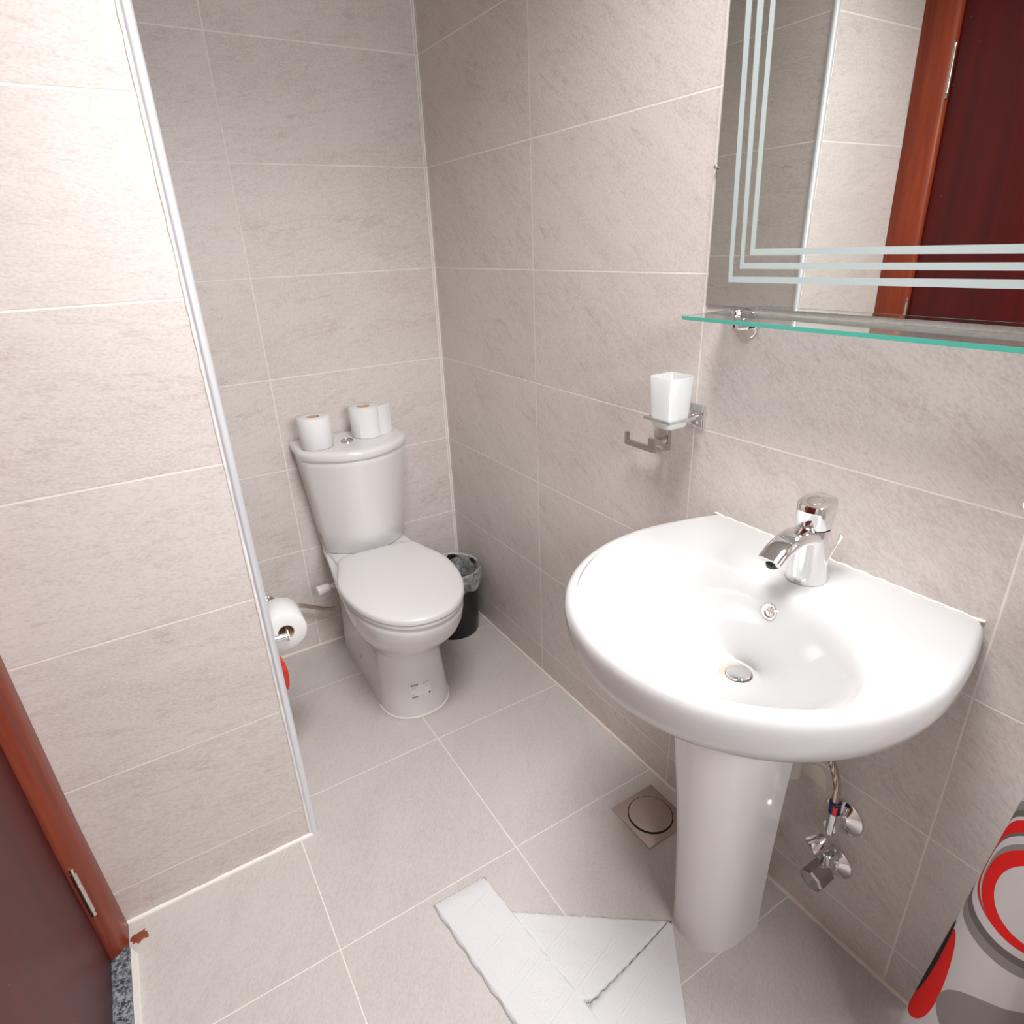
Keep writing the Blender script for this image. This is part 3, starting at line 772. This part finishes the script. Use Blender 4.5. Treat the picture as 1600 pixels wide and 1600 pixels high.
# the loose sheet hanging off the second roll
bm = bmesh.new()
P = bez([(-.345 + .0502 * math.cos(a), -.098 + .0502 * math.sin(a), 0) for a in (-2.3, -1.9, -1.5, -1.1, -.8)] + [(-.302, -.131, 0), (-.282, -.124, 0), (-.262, -.110, 0)], 6)
loft(bm, [[(p.x, p.y, LZ + .001) for p in P] + [(p.x + .0012, p.y - .0006, LZ + .001) for p in reversed(P)], [(p.x, p.y, LZ + .0985) for p in P] + [(p.x + .0012, p.y - .0006, LZ + .0985) for p in reversed(P)]])
link('loose_sheet', bm, M['paper'], r2)
# roll in the wall holder on the pier side
RX, RZ = -.7925, .478
make_roll('toilet_roll', 'toilet roll hanging in the holder on the pier side', (RX, -.625, RZ), (0.05, 1, 0), .052, .10, wob=.012)
th = empty('toilet_roll_holder', 'chrome toilet roll holder sticking out from the pier side', 'holder', (PX, -.64, .49))
bm = bmesh.new(); lathe(bm, [(.022, 0), (.022, .004), (.015, .008)], (PX + .0005, -.637, .478), (1, 0, 0), 32); link('wall_rosette', bm, M['chrome'], th)
bm = bmesh.new(); cyl(bm, (PX + .006, -.637, .478), (RX + .000, -.637, .476), .0085, seg=24); ar = link('holder_arm', bm, M['chrome'], th)
bm = bmesh.new(); cyl(bm, (RX - .0, -.637, .476), (RX + .003, -.637, .476), .0155, seg=32); link('arm_cap', bm, M['white_plastic'], th)
bm = bmesh.new(); cyl(bm, (RX - .005, -.635, .477), (RX - .001, -.535, .477), .006, seg=20); link('roll_bar', bm, M['chrome'], th)

# ------------------------------------------------------------------ stop valve and hose behind the toilet roll
sv = empty('stop_valve', 'small chrome water valve with braided hose on the back wall left of the toilet', 'valve', (-.752, 0, .235))
bm = bmesh.new(); lathe(bm, [(.028, 0), (.028, .002), (.020, .010), (.010, .013)], (-.752, -.0005, .236), (0, -1, 0), 36); link('rosette', bm, M['chrome'], sv)
bm = bmesh.new(); cyl(bm, (-.752, -.01, .236), (-.752, -.05, .236), .008); cyl(bm, (-.752, -.042, .252), (-.752, -.042, .222), .010, seg=10); link('valve_body', bm, M['chrome'], sv)
bm = bmesh.new(); tube(bm, bez([(-.752, -.042, .225), (-.735, -.045, .205), (-.69, -.045, .215), (-.65, -.045, .212), (-.60, -.045, .185), (-.56, -.045, .165), (-.535, -.045, .160)], 10), .0068, seg=12); h_ = link('hose', bm, M['braid'], sv)
bm = bmesh.new(); cyl(bm, (-.672, -.045, .214), (-.666, -.045, .214), .0075, seg=12); box(bm, -.671, -.667, -.049, -.043, .214, .230); box(bm, -.669, -.652, -.053, -.050, .200, .204); link('cable_tie', bm, M['white_plastic'], h_)

# ------------------------------------------------------------------ red scrub brush
br = empty('scrub_brush', 'red bristled scrub brush half hidden behind the pier below the toilet roll', 'brush', (-.80, -.36, 0))
BX, BY = -.806, -.36
bm = bmesh.new(); box(bm, BX - .016, BX + .004, BY - .012, BY + .012, .0, .262, bevel=.005); link('brush_handle', bm, M['red_plastic'], br)
bm = bmesh.new(); rr = random.Random(11)
for k in range(420):
    z = rr.uniform(.125, .235); y = rr.uniform(-.011, .011); L = .022 * (1 - ((z - .18) / .085) ** 2) + .004
    p = Vector((BX + .003, BY + y, z)); q = p + Vector((L, rr.uniform(-.006, .006), rr.uniform(-.004, .004)))
    cyl(bm, p, q, .0009, seg=4)
link('bristles', bm, M['red_bristle'], br, smooth=False)

# ------------------------------------------------------------------ waste bin
WX, WY = -.127, -.190
bn = empty('waste_bin', 'small black waste bin with clear liner behind the toilet', 'bin', (WX, WY, 0))
bm = bmesh.new(); lathe(bm, [(.082, 0), (.090, .002), (.0915, .008), (.0925, .03), (.1045, .255), (.107, .262), (.1045, .264), (.102, .258), (.090, .03), (.088, .010), (.001, .009)], (WX, WY, .0002), (0, 0, 1), 56)
link('bin_body', bm, M['black'], bn)
bm = bmesh.new(); seg = 96; rings = []; rr = random.Random(2)
for j, (r, z) in enumerate([(.070, .06), (.088, .15), (.098, .235), (.104, .266), (.109, .270), (.1125, .262), (.116, .245), (.118, .225), (.1155, .208), (.111, .198)]):
    rings.append([(min(WX + (r + (.0030 if j > 2 else .004) * math.sin(i * .9 + j) * math.sin(i * .37 + 1.3 * j)) * math.cos(2 * PI * i / seg), -.003), WY + (r + .003 * math.sin(i * .7 + j)) * math.sin(2 * PI * i / seg), z + .004 * math.sin(i * .45) * (j > 6)) for i in range(seg)])
loft(bm, rings, False, False); link('bin_liner', bm, M['liner'], bn)

# ------------------------------------------------------------------ floor drain
fd = empty('floor_drain', 'square steel floor drain with round cover beside the pedestal', 'drain', (-.110, -1.252, 0))
DX, DYc = -.1085, -1.2525
bm = bmesh.new(); box(bm, DX - .070, DX + .070, DYc - .071, DYc + .071, .0002, .0025, bevel=.0006); link('drain_frame', bm, M['steel_drain'], fd)
bm = bmesh.new(); lathe(bm, [(.0565, .0020), (.0575, .0040), (.0560, .0052), (.0545, .0040)], (DX, DYc, 0), (0, 0, 1), 64, caps=False); link('drain_gasket', bm, M['rubber'], fd)
bm = bmesh.new(); lathe(bm, [(.0545, .0020), (.0545, .0058), (.053, .0064), (.0005, .0058)], (DX, DYc, 0), (0, 0, 1), 64); link('drain_cover', bm, M['steel_drain'], fd)

# ------------------------------------------------------------------ angle valves under the basin
av = empty('angle_valve', 'pair of chrome angle valves with braided hoses on the wall behind the pedestal', 'valve', (0, -1.65, .25))
for (yy, zz, R) in ((-1.654, .316, .038), (-1.658, .195, .034)):
    bm = bmesh.new(); lathe(bm, [(R, 0), (R, .0025), (R * .95, .0045), (R * .45, .009), (.012, .012)], (-.0005, yy, zz), (-1, 0, 0), 48); link('rosette', bm, M['chrome'], av)
bm = bmesh.new(); cyl(bm, (-.010, -1.656, .195), (-.040, -1.656, .195), .011); cyl(bm, (-.036, -1.656, .195), (-.036, -1.656, .245), .0135, seg=24, bevel=.002)
link('lower_body', bm, M['chrome'], av)
bm = bmesh.new(); lathe(bm, [(.015, 0), (.0235, .003), (.0245, .040), (.021, .044), (.0005, .045)], (-.034, -1.655, .195), (-1, .05, -.12), 8); link('lower_knob', bm, M['chrome_dark'], av, angle=20)
bm = bmesh.new(); cyl(bm, (-.008, -1.652, .316), (-.046, -1.652, .316), .0125); cyl(bm, (-.040, -1.652, .300), (-.040, -1.652, .352), .010, seg=20); link('upper_body', bm, M['chrome'], av)
bm = bmesh.new(); lathe(bm, [(.013, 0), (.0195, .004), (.0185, .034), (.016, .037), (.0005, .0375)], (-.040, -1.646, .272), (-1, .30, -.25), 24); uk = link('upper_knob', bm, M['chrome'], av)
bm = bmesh.new(); cyl(bm, (-.040, -1.652, .350), (-.040, -1.650, .376), .0108, seg=20, bevel=.001); sl = link('blue_sleeve', bm, M['blue_plastic'], av)
bm = bmesh.new(); box(bm, -.0515, -.046, -1.660, -1.653, .352, .372, bevel=.001); link('red_mark', bm, M['red_plastic'], sl)
bm = bmesh.new(); tube(bm, bez([(-.040, -1.650, .374), (-.042, -1.646, .42), (-.050, -1.628, .475), (-.062, -1.598, .525), (-.075, -1.570, .57)], 10), .0068, seg=14); link('hose', bm, M['braid'], av)

PATCH_PTS = [(-1.5475, .372), (-1.592, .392), (-1.604, .372), (-1.610, .342), (-1.556, .352)]
bm = bmesh.new(); loft(bm, [[(-.0001, y, z) for y, z in PATCH_PTS], [(-.0012, y, z) for y, z in PATCH_PTS]])
tag(link('filler_patch', bm, M['sealant'], smooth=False), 'pale filler patch on the wall tile behind the hose under the basin', 'patch')
# ------------------------------------------------------------------ towel on the floor
def patch(bm, uvl, A, B, C_, D, z, nx=40, ny=40, uv0=(0, 0), amp=.0015, seed=0, lift=None, th=.006):
    """quilt between four corners A-B (top edge) and D-C (bottom edge), closed with thickness"""
    A, B, C_, D = [Vector((*p, 0)) for p in (A, B, C_, D)]
    top, bot = [], []
    for j in range(ny + 1):
        v = j / ny; rt, rb = [], []
        for i in range(nx + 1):
            u = i / nx
            p = (A.lerp(B, u)).lerp(D.lerp(C_, u), v)
            ed = min(u, 1 - u, v, 1 - v); e = 1 - min(1, ed / .035)
            h = z + th * (1 - .75 * e * e) + amp * (math.sin(p.x * 61 + seed) * math.sin(p.y * 47 + 2 * seed) + .6 * math.sin(p.x * 130 + p.y * 90 + seed)) * (1 - e)
            if lift: h += lift(u, v)
            j_ = .0016 * e * math.sin((u + v) * 70 + seed)
            vt = bm.verts.new((p.x + j_, p.y + j_, h)); vb = bm.verts.new((p.x + j_, p.y + j_, max(.0006, z - .001)))
            rt.append((vt, (p.x * .96 + p.y * .28 + uv0[0], -p.x * .28 + p.y * .96 + uv0[1]))); rb.append(vb)
        top.append(rt); bot.append(rb)
    for j in range(ny):
        for i in range(nx):
            q = [top[j][i], top[j][i + 1], top[j + 1][i + 1], top[j + 1][i]]
            f = bm.faces.new([a[0] for a in q])
            for lp, a in zip(f.loops, q): lp[uvl].uv = a[1]
            bm.faces.new((bot[j][i], bot[j + 1][i], bot[j + 1][i + 1], bot[j][i + 1]))
    for i in range(nx):
        bm.faces.new((top[0][i][0], bot[0][i], bot[0][i + 1], top[0][i + 1][0])); bm.faces.new((top[ny][i][0], top[ny][i + 1][0], bot[ny][i + 1], bot[ny][i]))
    for j in range(ny):
        bm.faces.new((top[j][0][0], top[j + 1][0][0], bot[j + 1][0], bot[j][0])); bm.faces.new((top[j][nx][0], bot[j][nx], bot[j + 1][nx], top[j + 1][nx][0]))
bm = bmesh.new(); uvl = bm.loops.layers.uv.new('UVMap')
t1, t2, t3, t4, t5, t6 = (-.682, -1.164), (-.5515, -1.1675), (-.538, -1.275), (-.2640, -1.480), (-.395, -1.66), (-.651, -1.456)
# lower sheet (left strip), then the folded-over half and its flap
patch(bm, uvl, t1, t2, (-.482, -1.84), (-.612, -1.84), .003, seed=1, th=.0105, amp=.0005)
patch(bm, uvl, (-.566, -1.252), (-.2640, -1.480), (-.505, -1.508), (-.545, -1.49), .0012, seed=2, th=.008, nx=50, amp=.0005)
patch(bm, uvl, (-.2665, -1.4795), (-.2635, -1.4810), (-.545, -1.862), (-.535, -1.515), .0022, seed=3, th=.009, nx=40, ny=50, amp=.0005)
towel = link('bath_towel', bm, M['towel'], angle=50)
tag(towel, 'folded white towel lying on the floor in front of the pedestal', 'towel')

# ------------------------------------------------------------------ floor stains near the door corner and toilet
M['rust'] = new_mat('varnish_drip', (.25, .06, .03), .35)
bm = bmesh.new(); rr = random.Random(4)
cx, cy = LX + .027, PY - .050
ring_ = [(cx + (.010 + .008 * rr.random()) * math.cos(a * PI / 9) * (1.2), cy + (.010 + .010 * rr.random()) * math.sin(a * PI / 9)) for a in range(18)]
loft(bm, [[(x, y, .0001) for x, y in ring_], [(cx + (x - cx) * .7, cy + (y - cy) * .7, .0018) for x, y in ring_]])
tag(link('varnish_spill', bm, M['rust']), 'dried red-brown varnish spill at the foot of the door frame', 'stain')

# ------------------------------------------------------------------ shower curtain
def curtain_mat():
    m = new_mat('curtain_print', rough=.55); n = N(m); tc = n.node('ShaderNodeTexCoord'); P = n.sep(tc.outputs['UV']); u, v = P[0], P[1]
    white = (.86, .84, .84, 1); g1 = (.43, .395, .385, 1); g2 = (.25, .225, .22, 1); red = (.97, .016, .012, 1); blk = (.015, .015, .017, 1)
    col = white
    def blob(cx, cy, ax, ay, rot=0, egg_=0.0):
        c, s = math.cos(rot), math.sin(rot)
        du, dv = n.math('SUBTRACT', u, cx), n.math('SUBTRACT', v, cy)
        a = n.math('DIVIDE', n.math('ADD', n.math('MULTIPLY', du, c), n.math('MULTIPLY', dv, s)), ax)
        b = n.math('DIVIDE', n.math('SUBTRACT', n.math('MULTIPLY', dv, c), n.math('MULTIPLY', du, s)), ay)
        a2 = n.math('MULTIPLY', a, n.math('ADD', 1.0, n.math('MULTIPLY', b, egg_)))
        d = n.math('SQRT', n.math('ADD', n.math('MULTIPLY', a2, a2), n.math('MULTIPLY', b, b)))
        return n.math('LESS_THAN', d, 1.0)
    for (cx, cy, ax, ay, r, e, c) in CURTAIN_BLOBS:
        col = n.mixc(blob(cx, cy, ax, ay, r, e), col, {'w': white, 'g': g1, 'd': g2, 'r': red, 'k': blk}[c])
    n.l.new(col, bsdf(m).inputs['Base Color'])
    add_bump(m, n.noise(tc.outputs['Object'], 900, 1), .0003, .4)
    return m
Q = math.radians(45)
CURTAIN_BLOBS = [
 (.305, .590, .165, .128, Q, 0, 'g'), (.305, .592, .147, .114, Q, 0, 'd'), (.305, .594, .134, .104, Q, 0, 'w'), (.305, .600, .122, .0955, Q, 0, 'r'), (.309, .592, .114, .088, Q, 0, 'd'), (.309, .590, .110, .085, Q, 0, 'w'),
 (.311, .583, .105, .081, Q, 0, 'g'), (.313, .580, .104, .077, Q, 0, 'r'), (.317, .577, .082, .063, Q, 0, 'w'),
 (.217, .300, .030, .115, -.06, .35, 'r'), (.208, .325, .014, .10, -.06, .3, 'k'), (.196, .35, .010, .09, -.06, .0, 'g'),
 (.345, .315, .105, .075, .5, 0, 'g'), (.365, .325, .062, .052, .5, 0, 'r'), (.370, .322, .052, .044, .5, 0, 'g'), (.374, .322, .046, .038, .5, 0, 'k'), (.378, .318, .034, .028, .5, 0, 'w'),
 (.10, .62, .05, .09, .3, 0, 'r'), (.10, .62, .035, .07, .3, 0, 'w'), (.46, .72, .07, .10, .2, 0, 'd'), (.46, .72, .05, .075, .2, 0, 'r'), (.46, .72, .03, .05, .2, 0, 'w'),
 (.28, 1.10, .14, .11, Q, 0, 'g'), (.28, 1.10, .12, .09, Q, 0, 'w'), (.28, 1.10, .10, .075, Q, 0, 'r'), (.29, 1.09, .07, .05, Q, 0, 'w'),
 (.12, 1.45, .06, .12, .4, 0, 'd'), (.12, 1.45, .04, .09, .4, 0, 'k'), (.36, 1.62, .12, .10, Q, 0, 'r'), (.36, 1.62, .09, .07, Q, 0, 'w')]
# plan path of the gathered curtain (x, y), starting at the wall side
CPATH = [(-.012, -1.925), (-.035, -1.898), (-.065, -1.892), (-.075, -1.915), (-.062, -1.935), (-.070, -1.920), (-.100, -1.898), (-.145, -1.902), (-.172, -1.935), (-.178, -1.975), (-.160, -2.015), (-.168, -2.030), (-.205, -2.04), (-.235, -2.07), (-.225, -2.12), (-.18, -2.15), (-.13, -2.16)]
PTS = bez([(x, y, 0) for x, y in CPATH], 8)
S = [0]
for a, b in zip(PTS, PTS[1:]): S.append(S[-1] + (b - a).length)
bm = bmesh.new(); uvl = bm.loops.layers.uv.new('UVMap'); rows = []
NZ = 60; ZT, ZB = 2.0, .045
cxm, cym = -.10, -1.99
for j in range(NZ + 1):
    z = ZB + (ZT - ZB) * j / NZ; row = []
    k = 1.0 + .0 * z; bul = .012 * math.exp(-((z - .35) / .35) ** 2)
    fl = 1.03 - .31 * max(0, min(z, .9) - .12) / .8
    for i, p in enumerate(PTS):
        x = cxm + (p.x - cxm) * fl; y = cym + (p.y - cym) * fl + (.040 * max(0, .80 - z) / .80) * max(0, min(1, (p.y + 1.98) / .10))
        x = min(x, -.004)
        row.append((bm.verts.new((x, y, z)), (S[i], z)))
    rows.append(row)
for j in range(NZ):
    for i in range(len(PTS) - 1):
        q = [rows[j][i], rows[j][i + 1], rows[j + 1][i + 1], rows[j + 1][i]]
        f = bm.faces.new([a[0] for a in q])
        for lp, a in zip(f.loops, q): lp[uvl].uv = a[1]
bmesh.ops.solidify(bm, geom=bm.faces[:], thickness=.0008)
cur = link('shower_curtain', bm, curtain_mat(), angle=80)
tag(cur, 'white shower curtain with red, grey and black swirl print bunched at the right wall', 'shower curtain')
rod = empty('curtain_rod', 'chrome curtain rod across the room above the shower curtain', 'rod', (-.6, -1.99, 2.0))
bm = bmesh.new(); cyl(bm, (-.001, -1.99, 2.005), (LX - .011, -1.99, 2.005), .012); link('rail', bm, M['chrome'], rod)
